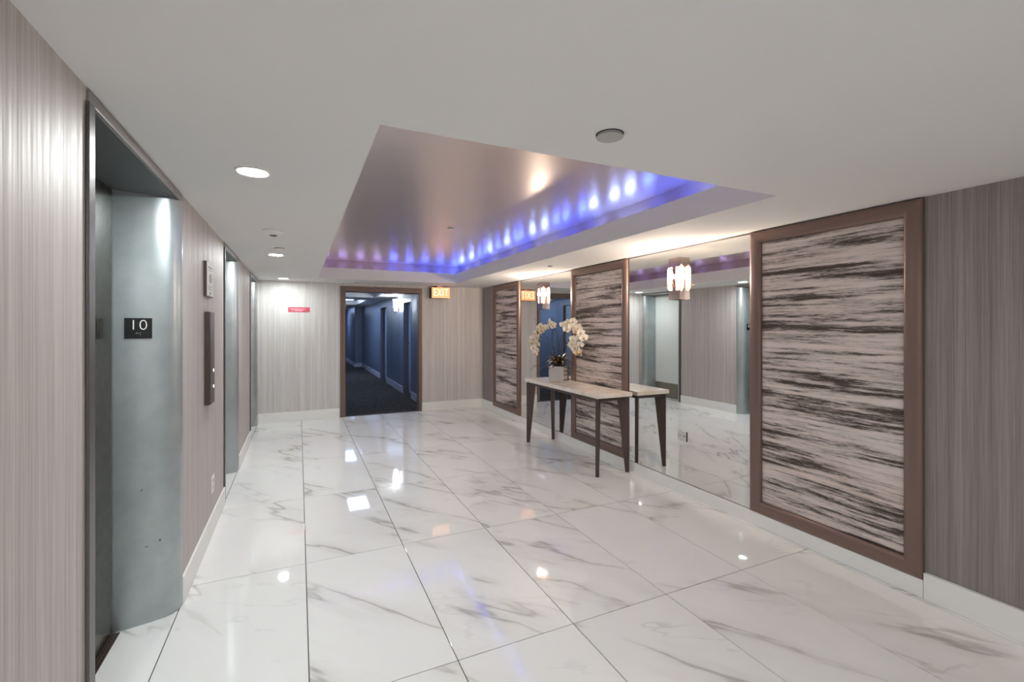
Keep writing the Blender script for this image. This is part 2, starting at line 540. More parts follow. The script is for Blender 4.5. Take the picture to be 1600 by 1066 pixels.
# ------------------------------------------------------------------ elevator portals
ZS = 2.245
def portal(name, a, b, white=False):
    root = empty(name, (XL, (a + b) / 2, 0)); root['kind'] = 'structure'
    c = (a + b) / 2
    def loc(bm):
        bmesh.ops.translate(bm, verts=bm.verts, vec=(-XL, -c, 0)); return bm
    for s, e in ((1, b), (-1, a)):
        # plan outline of the slanted, bull-nosed jamb
        pts = [(-1.0, e - s * .150), (-0.846, e - s * .147), (-0.70, e - s * .115), (-0.645, e - s * .098), (-0.615, e - s * .078),
               (-0.597, e - s * .050), (-0.589, e - s * .022), (-0.588, e + s * .006), (XL + .001, e + s * .008), (XL + .001, e), (-1.0, e)]
        bm = bmesh.new(); prism(bm, pts, 0, ZS + .0)
        obj('jamb', loc(bm), M['portal'], root, smooth=True)
    obj('edge_strip', loc(boxes((-0.59, XL + .011, a - .020, a + .028, 0, ZS))), M['edge_dark'], root, bevel=0.004)
    obj('header', loc(boxes((-1.0, -0.589, a - .008, b + .008, ZS, H - .004))), M['edge'], root, bevel=0.004)
    obj('soffit', loc(boxes((-0.99, -0.597, a + .03, b - .03, ZS - .006, ZS))), M['soffit'], root)
    if not white:
        y0, y1 = a + .147, b - .147
        m_ = (y0 + y1) / 2
        y0 += .010; y1 -= .006
        for u, v in ((y0, m_ - .002), (m_ + .002, y1 - 0.006)):
            obj('door_panel', loc(boxes((-0.89, -0.852, u, v, 0.012, ZS - .008))), M['steel'], root, bevel=0.002)
        obj('door_gap', loc(boxes((-0.99, -0.93, y0 - .03, y1 + .03, 0.0, ZS - .006))), M['dark'], root)
        obj('sill', loc(boxes((-0.93, -0.820, y0 - .0, y1 + .0, -0.01, 0.003),)), M['leg'], root)
        obj('sill_groove', loc(boxes((-0.845, -0.841, y0, y1, 0.003, 0.004), (-0.832, -0.828, y0, y1, 0.003, 0.004))), M['steel'], root)
    else:
        y0, y1 = a + .147, b - .147
        obj('door_panel', loc(boxes((-0.90, -0.865, y0, y1, 0.31, ZS - .008))), M['white_door'], root, bevel=0.003)
        obj('kick_plate', loc(boxes((-0.91, -0.875, y0, y1, 0.0, 0.305))), M['kick'], root, bevel=0.002)
        h = obj('door_handle', loc(boxes((-0.865, -0.835, a + .17, a + .225, 1.10, 1.53))), M['black'], root, bevel=0.006)
    return root
p1 = portal('door_1', *PORTALS[0])
p2 = portal('door_2', *PORTALS[1])
p3 = portal('door_3', *PORTALS[2], white=True)
# scuffs rubbed into the first jamb
for (x, z, w, h, r) in ((-0.815, 0.245, .014, .005, .3), (-0.795, 0.25, .012, .004, .5), (-0.81, 0.215, .010, .003, .2), (-0.72, 0.40, .008, .003, .1), (-0.665, 0.42, .005, .009, 0), (-0.74, .70, .004, .006, 0.4)):
    yy = 2.953 + (x + .865) * .194
    bm = bmesh.new(); prism(bm, [(-w, -h * .2), (-w * .3, -h * .7), (w * .8, -h * .1), (w, h * .6), (w * .2, h * .3), (-w * .6, h * .6)], -0.0006, 0.0006, 'y')
    obj('scuff', bm, M['portal_scuff'], p1, (x - XL, yy - 0.0012 - 2.475, z), (0, r, radians(11)))

# floor number plates
def number_sign(b, label):
    # seated on the slanted face of the far jamb
    x = -0.752
    y = b - .147 + (x + .865) * .194 - 0.004
    root = empty('floor_number_sign', (x, y, 1.54), radians(11))
    obj('plate', boxes((-.056, .056, -.0035, .0035, -.053, .053)), M['black'], root, bevel=0.001)
    text_mesh('10', 0.076, 0.0012, M['numeral'], root, (0.0, -.0042, .015), (pi / 2, 0, 0), 'numeral', 1.0, 1.05, 0.0016)
    bm = bmesh.new()
    for dx, dz in ((-.010, -.027), (-.006, -.022), (-.001, -.027), (.008, -.022), (.008, -.032)):
        box(bm, dx - .0014, dx + .0014, -.0048, -.003, dz - .0014, dz + .0014)
    obj('braille', bm, M['grey_plastic'], root)['kind'] = 'stuff'
    tag(root, label, 'sign', 'floor number signs on the elevator jambs')
    return root
number_sign(PORTALS[0][1], 'black square sign reading 10 on the jamb of the nearest elevator')
number_sign(PORTALS[1][1], 'small black floor sign on the jamb of the second, farther elevator')

# ------------------------------------------------------------------ corridor beyond the doorway
CX0, CX1, CY0, CY1 = 0.42, 2.20, YF + .15, 23.2
struct('floor_corridor', boxes((-0.2, 2.6, YF, 24.0, -0.05, 0.003)), M['carpet'])
struct('ceiling_corridor', boxes((-0.2, 2.6, CY0, 9.2, H, 2.44), (-0.2, .75, 9.2, 24, H, 2.44), (1.75, 2.6, 9.2, 24, H, 2.44),
                                 (.75, 1.75, 12.2, 13.4, H, 2.44), (.75, 1.75, 16.4, 24, H, 2.44), (.75, 1.75, 9.2, 16.4, 2.40, 2.44)), M['paint'])
cr = [(CY0, 9.90), (10.75, 12.95), (14.05, 18.4)]
struct('wall_corridor_right', boxes(*[(CX1, CX1 + .25, a, b, 0, H) for a, b in cr], (CX1, CX1 + .25, 9.90, 10.75, 2.13, H),
       (CX1, CX1 + .25, 12.95, 14.05, 2.13, H), (1.93, CX1 + .25, 18.4, 24, 0, H)), M['wallpaper_blue'])
struct('wall_corridor_left', boxes((CX0 - .25, CX0, CY0, 8.95, 0, H), (CX0 - .25, CX0, 8.95, 10.05, 2.13, H), (CX0 - .25, CX0, 10.05, 24, 0, H)), M['wallpaper_blue'])
struct('wall_corridor_end', boxes((-0.2, 2.6, CY1, CY1 + .1, 0, H)), M['wallpaper_blue'])
struct('baseboard_corridor', boxes(*[(CX1 - BT, CX1, a, b, 0.003, 0.15) for a, b in cr], (1.93 - BT, CX1 - BT, 18.4 - BT, 18.4, 0.003, .15),
       (1.93 - BT, 1.93, 18.4, CY1, 0.003, .15), (CX0, 1.93 - BT, CY1 - BT, CY1, 0.003, .15), (CX0, CX0 + BT, CY0, 8.92, 0.003, .15), (CX0, CX0 + BT, 10.10, CY1 - BT, 0.003, .15)), M['corr_base'])

def knob_set(parent, x, y, z, s):
    bm = bmesh.new()
    tube(bm, [(x, y, z), (x - s * .055, y, z)], .011, seg=10)
    tube(bm, [(x - s * .05, y, z), (x - s * .05, y + .11 * -1, z)], .008, seg=8)
    obj('door_handle', bm, M['chrome'], parent, smooth=True)
    bm = bmesh.new()
    tube(bm, [(x, y, z + .16), (x - s * .022, y, z + .16)], .026, seg=14)
    obj('deadbolt', bm, M['chrome'], parent, smooth=True)

def corridor_door(name, y0, y1, right, mkey, handle_far=True):
    root = empty(name, (0, 0, 0)); root['kind'] = 'structure'
    if right:
        x = CX1 + .115
        obj('door_panel', boxes((x, x + .045, y0 + .04, y1 - .04, 0.01, 2.09)), M[mkey], root, bevel=0.002)
        obj('door_frame', boxes((CX1 - .006, CX1 + .17, y0, y0 + .04, 0.003, 2.13), (CX1 - .006, CX1 + .17, y1 - .04, y1, 0.003, 2.13),
                                (CX1 - .006, CX1 + .17, y0 + .04, y1 - .04, 2.09, 2.13)), M['corr_frame'], root)
        knob_set(root, x, y1 - .11, 1.0, 1)
    else:
        x = CX0 - .05
        obj('door_panel', boxes((x - .045, x, y0 + .05, y1 - .05, 0.01, 2.08)), M[mkey], root, bevel=0.002)
        obj('door_frame', boxes((CX0 - .12, CX0 + .008, y0, y0 + .05, 0.003, 2.13), (CX0 - .12, CX0 + .008, y1 - .05, y1, 0.003, 2.13),
                                (CX0 - .12, CX0 + .008, y0 + .05, y1 - .05, 2.08, 2.13)), M['corr_frame'], root)
        knob_set(root, x, y1 - .11, 1.0, -1)
        obj('door_sign', boxes((x, x + .004, 9.48, 9.66, 1.72, 1.80)), M['paper'], root)
        obj('door_label', boxes((x, x + .004, 9.54, 9.60, 1.40, 1.54)), M['grey_plastic'], root)
        obj('door_closer', boxes((x, x + .05, y0 + .10, y0 + .36, 2.0, 2.06)), M['corr_frame'], root, bevel=0.004)
    return root
corridor_door('door_5', 9.90, 10.75, True, 'blue_door')
corridor_door('door_6', 12.95, 14.05, True, 'blue_door')
corridor_door('door_7', 8.95, 10.05, False, 'blue_door')
r = empty('door_8'); r['kind'] = 'structure'
obj('door_panel', boxes((1.0, 1.86, CY1 - .05, CY1 - .02, .16, 2.02)), M['blue_door'], r)
obj('door_frame', boxes((0.94, 1.0, CY1 - .06, CY1 - .001, .16, 2.08), (1.86, 1.91, CY1 - .06, CY1 - .001, .16, 2.08), (1.0, 1.86, CY1 - .06, CY1 - .001, 2.02, 2.08)), M['dark_door'], r)

# main doorway frame (open cased opening)
r = empty('door_4', ((DX0 + DX1) / 2, YF, 0)); r['kind'] = 'structure'
ox = -(DX0 + DX1) / 2
def casing_members():
    prof = [(0, .0), (0, -.020), (.006, -.026), (.034, -.026), (.040, -.020), (.078, -.020), (.088, -.012), (.092, 0), (.092, .15), (0.03, .15)]
    # prof: (distance from outer edge inwards, y offset)
    OX0, OX1, OZ = DX0 - .092, DX1 + .060, DZ + .095
    for side in (0, 1):
        bm = bmesh.new()
        rings = []
        for z_top in (False, True):
            ring = []
            for d, yy in prof:
                dd = d if side == 0 else d * .060 / .092
                x = OX0 + dd if side == 0 else OX1 - dd
                z = (OZ - d * .095 / .092) if z_top else 0.0
                ring.append(bm.verts.new((x + ox, yy, z)))
            rings.append(ring)
        n = len(prof)
        for i in range(n):
            j = (i + 1) % n
            bm.faces.new((rings[0][i], rings[0][j], rings[1][j], rings[1][i]))
        bm.faces.new(rings[0]); bm.faces.new(rings[1])
        obj('door_frame', bm, M['bronze_door'], r)
    bm = bmesh.new(); rings = []
    for e in (0, 1):
        ring = []
        for d, yy in prof:
            x = OX0 + d if e == 0 else OX1 - d * .060 / .092
            ring.append(bm.verts.new((x + ox, yy, OZ - d * .095 / .092)))
        rings.append(ring)
    n = len(prof)
    for i in range(n):
        j = (i + 1) % n
        bm.faces.new((rings[0][i], rings[0][j], rings[1][j], rings[1][i]))
    bm.faces.new(rings[0]); bm.faces.new(rings[1])
    obj('door_frame', bm, M['bronze_door'], r)
casing_members()
obj('threshold', boxes((DX0 + ox, DX1 + ox, -.004, .02, 0, .006)), M['leg'], r)

# corridor fittings
def corr_sconce(x, y, s, label):
    root = empty('wall_sconce', (x, y, 1.90))
    bm = bmesh.new()
    lathe(bm, [(0, .02), (.035, .02), (.05, .12), (.068, .30), (.062, .30), (.045, .12), (.03, .03), (0, .03)], 20, (s * -.08, 0, 0))
    obj('lamp_shade', bm, M['shade'], root, smooth=True)
    bm = bmesh.new()
    lathe(bm, [(0, -.02), (.012, -.015), (.014, .0), (.03, .012), (.036, .022), (0, .022)], 16, (s * -.08, 0, 0))
    obj('finial', bm, M['brass'], root, smooth=True)
    obj('bracket', boxes((min(0, -s * .08), max(0, -s * .08), -.012, .012, .06, .085), (min(-s * .001, -s * .012), max(-s * .001, -s * .012), -.035, .035, 0.0, .16)), M['brass'], root)
    tag(root, label, 'wall light', 'cone wall lights in the corridor')
corr_sconce(CX1, 11.22, 1, 'glowing white cone wall light in the blue corridor beyond the doorway')
corr_sconce(CX0, 15.8, -1, 'second corridor cone wall light on the left side, out of direct view')
for k, (x0, x1, y0, y1, z, lab) in enumerate(((1.0, 1.4, 10.4, 11.1, 2.395, 'first'), (.95, 1.55, 14.3, 15.3, 2.395, 'second'), (1.1, 1.6, 20.2, 21.0, 2.288, 'last'))):
    root = empty('ceiling_light', ((x0 + x1) / 2, (y0 + y1) / 2, z))
    w, l = (x1 - x0) / 2, (y1 - y0) / 2
    obj('diffuser', boxes((-w, w, -l, l, -.012, -.004)), M['corr_lamp'], root)
    obj('frame', boxes((-w - .02, w + .02, -l - .02, l + .02, -.004, 0)), M['white_trim'], root)
    tag(root, 'cool rectangular ceiling light of the corridor, the %s one beyond the doorway' % lab, 'ceiling light')
root = empty('ceiling_vent', (1.45, 8.95, H))
obj('frame', boxes((-.24, .24, -.09, .09, -.012, 0)), M['dark_door'], root)
for k in range(5):
    obj('slat', boxes((-.22, .22, -.075 + k * .034, -.062 + k * .034, -.018, -.012)), M['grey_plastic'], root)
tag(root, 'dark air grille in the corridor ceiling just past the doorway', 'vent')

# ------------------------------------------------------------------ mirrors
MX = 3.238
for y0, y1, lab in ((2.506, 3.985, 'large frameless wall mirror right of the console table, with a wall light on it'),
                    (5.135, 6.668, 'large frameless wall mirror behind the orchid, between the middle and farthest framed panels')):
    root = empty('wall_mirror', (MX, (y0 + y1) / 2, 0.106))
    hl = (y1 - y0) / 2
    obj('mirror_glass', boxes((0.0, .006, -hl, hl, 0.004, 2.17)), M['mirror'], root)
    obj('edge_channel', boxes((-.004, .006, -hl, hl, 0.0, .004)), M['edge'], root)
    obj('edge_channel', boxes((-.004, .006, -hl, hl, 2.17, 2.18)), M['edge'], root)
    tag(root, lab, 'mirror', 'wall mirrors between the framed artworks')

# ------------------------------------------------------------------ framed bark panels
def framed_panel(y0, y1, label, seed):
    z0, z1 = 0.107, 2.286
    W = 0.095
    root = empty('framed_artwork', (XR, (y0 + y1) / 2, z0))
    yc = (y0 + y1) / 2
    hw, hh = (y1 - y0) / 2, (z1 - z0)
    prof = [(0, .0), (0, .022), (.004, .027), (.012, .034), (.024, .037), (.066, .037), (.078, .034), (.087, .028), (.092, .020), (.095, .014), (.095, 0)]
    def member(corners, name):
        bm = bmesh.new(); rings = []
        for (oy, oz), (dy, dz) in corners:
            rings.append([bm.verts.new((-d, oy + dy * w, oz + dz * w)) for w, d in prof])
        n = len(prof)
        for i in range(n):
            j = (i + 1) % n
            bm.faces.new((rings[0][i], rings[0][j], rings[1][j], rings[1][i]))
        bm.faces.new(rings[0]); bm.faces.new(rings[1])
        obj(name, bm, M['bronze'], root, smooth=True)
    A, B, C, D = ((-hw, 0), (1, 1)), ((hw, 0), (-1, 1)), ((hw, hh), (-1, -1)), ((-hw, hh), (1, -1))
    for a, b in ((A, B), (B, C), (C, D), (D, A)):
        member((a, b), 'frame_rail')
    # relief sheet
    ny, nz = 36, 150
    bm = bmesh.new(); g = []
    ya, yb, za, zb = -hw + W - .004, hw - W + .004, W - .004, hh - W + .004
    for i in range(ny + 1):
        col = []
        for j in range(nz + 1):
            y = ya + (yb - ya) * i / ny; z = za + (zb - za) * j / nz
            n1 = noise.fractal(Vector((seed * 7.3, y * 1.2, z * 13)), 0.9, 2.1, 4)
            n2 = noise.noise(Vector((seed * 3.1 + 9, y * 3.0, z * 50)))
            d = .014 + .006 * n1 + .002 * n2
            edge = min(1, i / 1.0, (ny - i) / 1.0, j / 1.0, (nz - j) / 1.0)
            col.append(bm.verts.new((-(d if edge >= 1 else .004), y, z)))
        g.append(col)
    for i in range(ny):
        for j in range(nz):
            bm.faces.new((g[i][j], g[i + 1][j], g[i + 1][j + 1], g[i][j + 1]))
    bmesh.ops.recalc_face_normals(bm, faces=bm.faces)
    o = obj('bark_sheet', bm, M['bark'], root, smooth=False)
    for p in o.data.polygons: p.use_smooth = True
    if sum(p.normal.x for p in o.data.polygons) > 0:
        o.data.flip_normals()
    tag(root, label, 'wall art', 'framed bark artworks on the right wall')
framed_panel(1.395, 2.503, 'tall bronze framed bark panel nearest the camera, the largest in view', 1)
framed_panel(3.995, 5.125, 'tall bronze framed bark panel behind the console table, between two mirrors', 2)
framed_panel(6.68, 7.78, 'tall bronze framed bark panel farthest away, by the room corner', 3)

# ------------------------------------------------------------------ sconces on the mirrors
def sconce(y, label):
    root = empty('wall_sconce', (MX, y, 1.80))
    # open channel body: back, two cheeks, caps
    obj('back_plate', boxes((-.006, -.0005, -.07, .07, 0.0, .39)), M['chrome'], root)
    for sy in (-1, 1):
        # C-shaped cheek, one piece
        bm = bmesh.new()
        prism(bm, [(-.006, 0), (-.058, 0), (-.058, .39), (-.006, .39), (-.006, .305), (-.052, .305), (-.052, .085), (-.006, .085)], sy * .0675 - .0025, sy * .0675 + .0025, 'y')
        obj('side_plate', bm, M['chrome'], root)
    obj('front_plate', boxes((-.061, -.058, -.07, .07, .305, .39)), M['chrome'], root)
    obj('front_plate', boxes((-.061, -.058, -.07, .07, 0.0, .085)), M['chrome'], root)
    obj('front_strip', boxes((-.061, -.058, -.020, .020, .085, .305)), M['chrome'], root)
    o_ = [(-.045, .045), (-.10, .11), (-.10, .29), (-.055, .345), (.055, .345), (.10, .29), (.10, .11), (.045, .045)]
    bm = bmesh.new(); prism(bm, o_, -.049, -.036, 'x')
    obj('crystal_slab', bm, M['crystal'], root, bevel=0.004)
    bm = bmesh.new(); tube(bm, [(-.076, -.115, .135), (-.076, .115, .135)], .0028, seg=8)
    tube(bm, [(-.076, -.085, .135), (-.044, -.085, .135)], .0028, seg=8); tube(bm, [(-.076, .085, .135), (-.044, .085, .135)], .0028, seg=8)
    obj('rod', bm, M['brass'], root)
    bm = bmesh.new(); bmesh.ops.create_uvsphere(bm, u_segments=14, v_segments=10, radius=.013)
    bmesh.ops.scale(bm, vec=(1, 1, 1.5), verts=bm.verts); bmesh.ops.translate(bm, vec=(-.020, .050, .215), verts=bm.verts)
    obj('bulb', bm, M['bulb'], root, smooth=True)
    bm = bmesh.new(); bmesh.ops.create_uvsphere(bm, u_segments=14, v_segments=10, radius=.013)
    bmesh.ops.scale(bm, vec=(1, 1, 1.5), verts=bm.verts); bmesh.ops.translate(bm, vec=(-.020, -.050, .215), verts=bm.verts)
    obj('bulb', bm, M['bulb'], root, smooth=True)
    bm = bmesh.new(); bmesh.ops.create_uvsphere(bm, u_segments=14, v_segments=10, radius=.013)
    bmesh.ops.scale(bm, vec=(1, 1, 1.5), verts=bm.verts); bmesh.ops.translate(bm, vec=(-.080, 0, .215), verts=bm.verts)
    obj('bulb', bm, M['bulb'], root, smooth=True)
    bm = bmesh.new(); tube(bm, [(-.060, 0, .12), (-.080, 0, .12), (-.080, 0, .195)], .006, seg=10)
    obj('socket', bm, M['chrome'], root, smooth=True)
    bm = bmesh.new(); tube(bm, [(-.020, .050, .06), (-.020, .050, .195)], .009, seg=12)
    obj('socket', bm, M['chrome'], root, smooth=True)
    bm = bmesh.new(); tube(bm, [(-.020, -.050, .06), (-.020, -.050, .195)], .009, seg=12)
    obj('socket', bm, M['chrome'], root, smooth=True)
    tag(root, label, 'wall light', 'crystal wall lights on the mirrors')
sconce(3.262, 'lit crystal and chrome wall light on the nearer mirror, right of the table')
sconce(5.888, 'lit crystal and chrome wall light above the orchid, on the farther mirror')

# ------------------------------------------------------------------ console table
TX_0, TX_1, TY_0, TY_1, TZ = 2.762, 3.204, 3.885, 5.555, 0.852
ct = empty('console_table', ((TX_0 + TX_1) / 2, (TY_0 + TY_1) / 2, 0))
tag(ct, 'long console table with cream stone top and four tapered bronze legs', 'table')
hx, hy = (TX_1 - TX_0) / 2, (TY_1 - TY_0) / 2
obj('table_top', boxes((-hx, hx, -hy, hy, TZ - .042, TZ)), M['stone'], ct, bevel=0.0025)
fx, fy = hx - .015, hy - .035
zt = TZ - .042 - .010
for sx in (-1, 1):
    for sy in (-1, 1):
        # tapered diagonal plate: outer edge upright, inner edge slanting
        ang = math.atan2(-sy, -sx)
        bm = bmesh.new()
        prism(bm, [(0, 0), (.040, 0), (.118, zt - .05), (.150, zt - .025), (.150, zt), (0, zt)], -.017, .017, 'y')
        obj('leg', bm, M['leg'], ct, (sx * fx, sy * fy, 0), (0, 0, ang), bevel=0.002)
        obj('spacer', boxes((-.008, .008, -.008, .008, 0, .010)), M['leg'], ct, (sx * (fx - .05), sy * (fy - .05), zt))
obj('side_rail', boxes((-fx + .012, fx - .012, -fy + .02, -fy + .045, zt - .030, zt)), M['leg'], ct)
obj('side_rail', boxes((-fx + .012, fx - .012, fy - .045, fy - .02, zt - .030, zt)), M['leg'], ct)
obj('long_rail', boxes((-fx + .012, -fx + .037, -fy + .045, fy - .045, zt - .026, zt)), M['leg'], ct)
obj('long_rail', boxes((fx - .037, fx - .012, -fy + .045, fy - .045, zt - .026, zt)), M['leg'], ct)

# ------------------------------------------------------------------ orchid in a mirrored cube vase
oc = empty('potted_orchid', (2.981, 5.026, TZ), radians(0))
tag(oc, 'white orchid in a mirrored square vase on the console table', 'plant')
VS = 0.098
vr_ = radians(38)
def rotz(bm, a): bmesh.ops.rotate(bm, verts=bm.verts, cent=(0, 0, 0), matrix=Matrix.Rotation(a, 3, 'Z')); return bm
bm = boxes((-VS, VS, -VS, VS, 0, .004), (-VS, -VS + .004, -VS, VS, .004, .20), (VS - .004, VS, -VS, VS, .004, .20),
           (-VS + .004, VS - .004, -VS, -VS + .004, .004, .20), (-VS + .004, VS - .004, VS - .004, VS, .004, .20))
obj('vase', rotz(bm, vr_), M['vase'], oc)
obj('soil', rotz(boxes((-VS + .005, VS - .005, -VS + .005, VS - .005, .15, .185)), vr_), M['leaf'], oc)

R = Vector((.42, -.907, 0)).normalized()      # direction in which the arrangement spreads, nearly along the wall
F = Vector((.907, .42, 0)).normalized()
def P3(px, py, dep=0.0):
    """plan drawn as seen from the lobby centre (sketch units), laid on an upright sheet through the vase"""
    u, v = (px - 800) / 719.4, (510.2 - py) / 719.4
    rx, ry = sin(YAW) + u * cos(YAW), cos(YAW) - u * sin(YAW)
    X = 2.975 + .0031 * (px - 870) + dep
    k = X / rx
    return Vector((X, k * ry, 1.55 + k * v)) - Vector((2.981, 5.026, TZ))

def flower_mesh():
    bm = bmesh.new()
    def petal(ang, L, Wd, lift, back):
        vs = []
        ns, nt_ = 5, 4
        grid = []
        for i in range(ns + 1):
            s = i / ns
            w = Wd * math.sin(pi * min(1, (0.12 + s * .86))) ** .75
            row = []
            for j in range(-nt_ // 2, nt_ // 2 + 1):
                q = j / (nt_ / 2)
                x = q * w
                y = L * s * (1 - .12 * q * q)
                z = lift * s * s + .25 * w * q * q + back
                row.append(bm.verts.new((x * cos(ang) - y * sin(ang), x * sin(ang) + y * cos(ang), z)))
            grid.append(row)
        for i in range(ns):
            for j in range(nt_):
                bm.faces.new((grid[i][j], grid[i][j + 1], grid[i + 1][j + 1], grid[i + 1][j]))
    petal(radians(80), .044, .026, .006, 0)
    petal(radians(-80), .044, .026, .006, 0)
    petal(0, .040, .015, .002, -.003)
    petal(radians(132), .038, .014, .002, -.003)
    petal(radians(-132), .038, .014, .002, -.003)
    return bm
def lip_mesh():
    bm = bmesh.new()
    prof = [(0, .004), (.006, .006), (.009, .012), (.005, .020), (0, .022)]
    lathe(bm, prof, 8)
    bmesh.ops.scale(bm, vec=(.9, 1.4, 1), verts=bm.verts)
    bmesh.ops.translate(bm, vec=(0, -.007, 0), verts=bm.verts)
    return bm

left = [(862, 506), (856, 511), (851, 512), (842, 513), (837, 521), (844, 519), (835, 529), (830, 535), (838.5, 535), (834, 543), (840, 547), (837, 551), (845, 509), (841, 527), (848, 516), (832, 529), (841, 537), (859, 503), (865, 509), (833, 539), (847, 511)]
right = [(880, 508), (885, 515), (888, 505), (896, 502), (894, 511), (904.5, 512), (900, 518), (907.5, 520), (912, 528), (905, 527), (896, 530), (894, 538), (907, 538), (898, 544), (902, 549), (889, 511)]
proto_f = proto_l = None
def face_rot(jx, jz, jr):
    # flowers look towards the room (minus F), slightly down
    d = (-F + R * jx + Vector((0, 0, jz))).normalized()
    q = d.to_track_quat('Z', 'Y').to_matrix().to_4x4() @ Matrix.Rotation(jr, 4, 'Z')
    return q.to_euler()
for px, py in left + right:
    side = -1 if px < 868 else 1
    dep = random.uniform(-.05, .02)
    if proto_f is None:
        fo = obj('flower', flower_mesh(), M['petal'], oc, smooth=True)
        for p in fo.data.polygons: p.use_smooth = True
        lo = obj('lip', lip_mesh(), M['lip'], fo, smooth=True)
        proto_f, proto_l = fo, lo
    else:
        fo = proto_f.copy(); COL.objects.link(fo); fo.parent = oc
        lo = proto_l.copy(); COL.objects.link(lo); lo.parent = fo
    fo.location = P3(px, py, dep)
    fo.rotation_euler = face_rot(side * random.uniform(.1, .9), random.uniform(-.35, .25), random.uniform(-.4, .4))
    s = random.uniform(1.2, 1.5)
    fo.scale = (s, s, s)
for px, py in ((900, 553.5), (908, 554.5), (908, 550), (838, 555)):
    bm = bmesh.new(); bmesh.ops.create_uvsphere(bm, u_segments=10, v_segments=7, radius=.011)
    bmesh.ops.scale(bm, vec=(1, 1, 1.35), verts=bm.verts)
    obj('bud', bm, M['bud'], oc, P3(px, py, 0), smooth=True)

stems = [
    [(868, 575, 0), (866, 552, 0), (863, 530, .01), (862, 512, 0), (855, 505, -.01), (844, 510, 0), (836, 524, 0), (834, 543, 0), (837, 554, 0)],
    [(873, 575, 0), (876, 552, 0), (880, 530, 0), (886, 512, .01), (893, 504, 0), (903, 512, 0), (908, 526, 0), (903, 542, 0), (901, 553, 0)],
    [(872, 575, .02), (874, 545, .03), (877, 528, .02), (884, 518, .02)],
]
for st in stems:
    bm = bmesh.new(); tube(bm, curve_pts([P3(*p) for p in st], 6), .0042, .0028, 6)
    obj('stem', bm, M['stem'], oc, smooth=True)
twigs = [
    [(869, 573, 0), (866, 550, -.02), (861, 536, -.01), (864, 520, 0), (864, 505, .01), (859, 491, 0), (848, 485, -.01), (846, 478, 0)],
    [(871, 573, 0), (872, 548, -.03), (872, 528, -.02), (868, 515, 0), (865, 500, 0), (862, 492, .01)],
    [(873, 573, 0), (881, 548, .02), (888, 535, .03), (887, 522, .02), (880, 518, .0)],
    [(867, 573, 0), (860, 552, 0), (857, 531, .01), (851, 522, .0), (848, 519, 0)],
    [(870, 573, 0), (868, 556, -.01), (864, 545, -.03), (862, 536, -.03)],
    [(862, 570, -.03), (852, 571, -.05), (842, 574, -.06), (834, 574, -.05), (829, 578, -.05)],
    [(860, 571, -.03), (850, 575, -.07), (843, 580, -.07), (838, 585, -.06)],
    [(842, 574, -.06), (837, 571, -.06), (832, 572, -.06)],
    [(874, 570, 0), (886, 575, .02), (896, 576, .03)],
    [(838, 507, 0), (841, 503, 0), (836, 500, 0), (834, 498, 0)],
    [(899, 505, .02), (903, 490, .02), (906, 482, .03), (905, 470, .03)],
]
for tw in twigs:
    bm = bmesh.new(); tube(bm, curve_pts([P3(*p) for p in tw], 6), .0034, .0015, 5)
    obj('twig', bm, M['stem'], oc, smooth=True)

def leaf_bm(L, Wd, droop):
    bm = bmesh.new(); rows = []
    n = 7
    for i in range(n + 1):
        s = i / n
        w = Wd * math.sin(pi * (0.10 + .88 * s)) ** .8
        y = L * s; z = L * .55 * s - droop * L * s * s
        rows.append([bm.verts.new((x, y, z + abs(x) * .35)) for x in (-w, 0, w)])
    for a, b in zip(rows, rows[1:]):
        for k in range(2):
            bm.faces.new((a[k], a[k + 1], b[k + 1], b[k]))
    return bm
for k in range(44):
    a = k * 2.399 + random.uniform(-.2, .2)
    gold = k % 3 != 0
    L = random.uniform(.12, .19) if gold else random.uniform(.13, .20)
    bm = leaf_bm(L, random.uniform(.016, .026) if gold else random.uniform(.013, .024), random.uniform(.2, .75) if gold else random.uniform(.5, .95))
    o = obj('leaf', bm, M['leaf_gold' if (gold and k % 2) else 'leaf'], oc, (0.02 * cos(a + 1.57), 0.02 * sin(a + 1.57), .20 + random.uniform(0, .05)), (random.uniform(.1, .75) if gold else random.uniform(-.2, .2), 0, a), smooth=True)
    for p in o.data.polygons: p.use_smooth = True

# ------------------------------------------------------------------ ceiling fittings
def downlight(x, y, label, key='lamp', r=0.064, z=H):
    root = empty('downlight', (x, y, z))
    bm = bmesh.new(); lathe(bm, [(r, 0.0), (r + .014, 0.0), (r + .013, -.005), (r + .002, -.006), (r, -.003)], 40)
    obj('trim_ring', bm, M['plastic'], root, smooth=True)
    bm = bmesh.new(); lathe(bm, [(0, -.0045), (r, -.0035), (r, -.001)], 40)
    obj('lens', bm, M[key], root, smooth=True)
    tag(root, label, 'ceiling light', 'round recessed ceiling lights')
downlight(-.199, 2.515, 'round recessed ceiling light nearest the camera, the largest bright disc')
downlight(-.214, 5.328, 'second round recessed ceiling light, beyond the smoke detector')
downlight(-.213, 7.90, 'farthest round recessed ceiling light, near the end wall', 'lamp_soft')
downlight(-.20, -.30, 'round recessed ceiling light above and behind the camera', 'lamp_unseen')
downlight(1.0, -1.9, 'added unseen fill light behind the camera, mid ceiling', 'lamp_unseen')  # added out of view to brighten the near ceiling
downlight(-.20, -2.3, 'added unseen fill light at the back of the lobby, left', 'lamp_unseen')  # extra lamp out of view, put in as fill

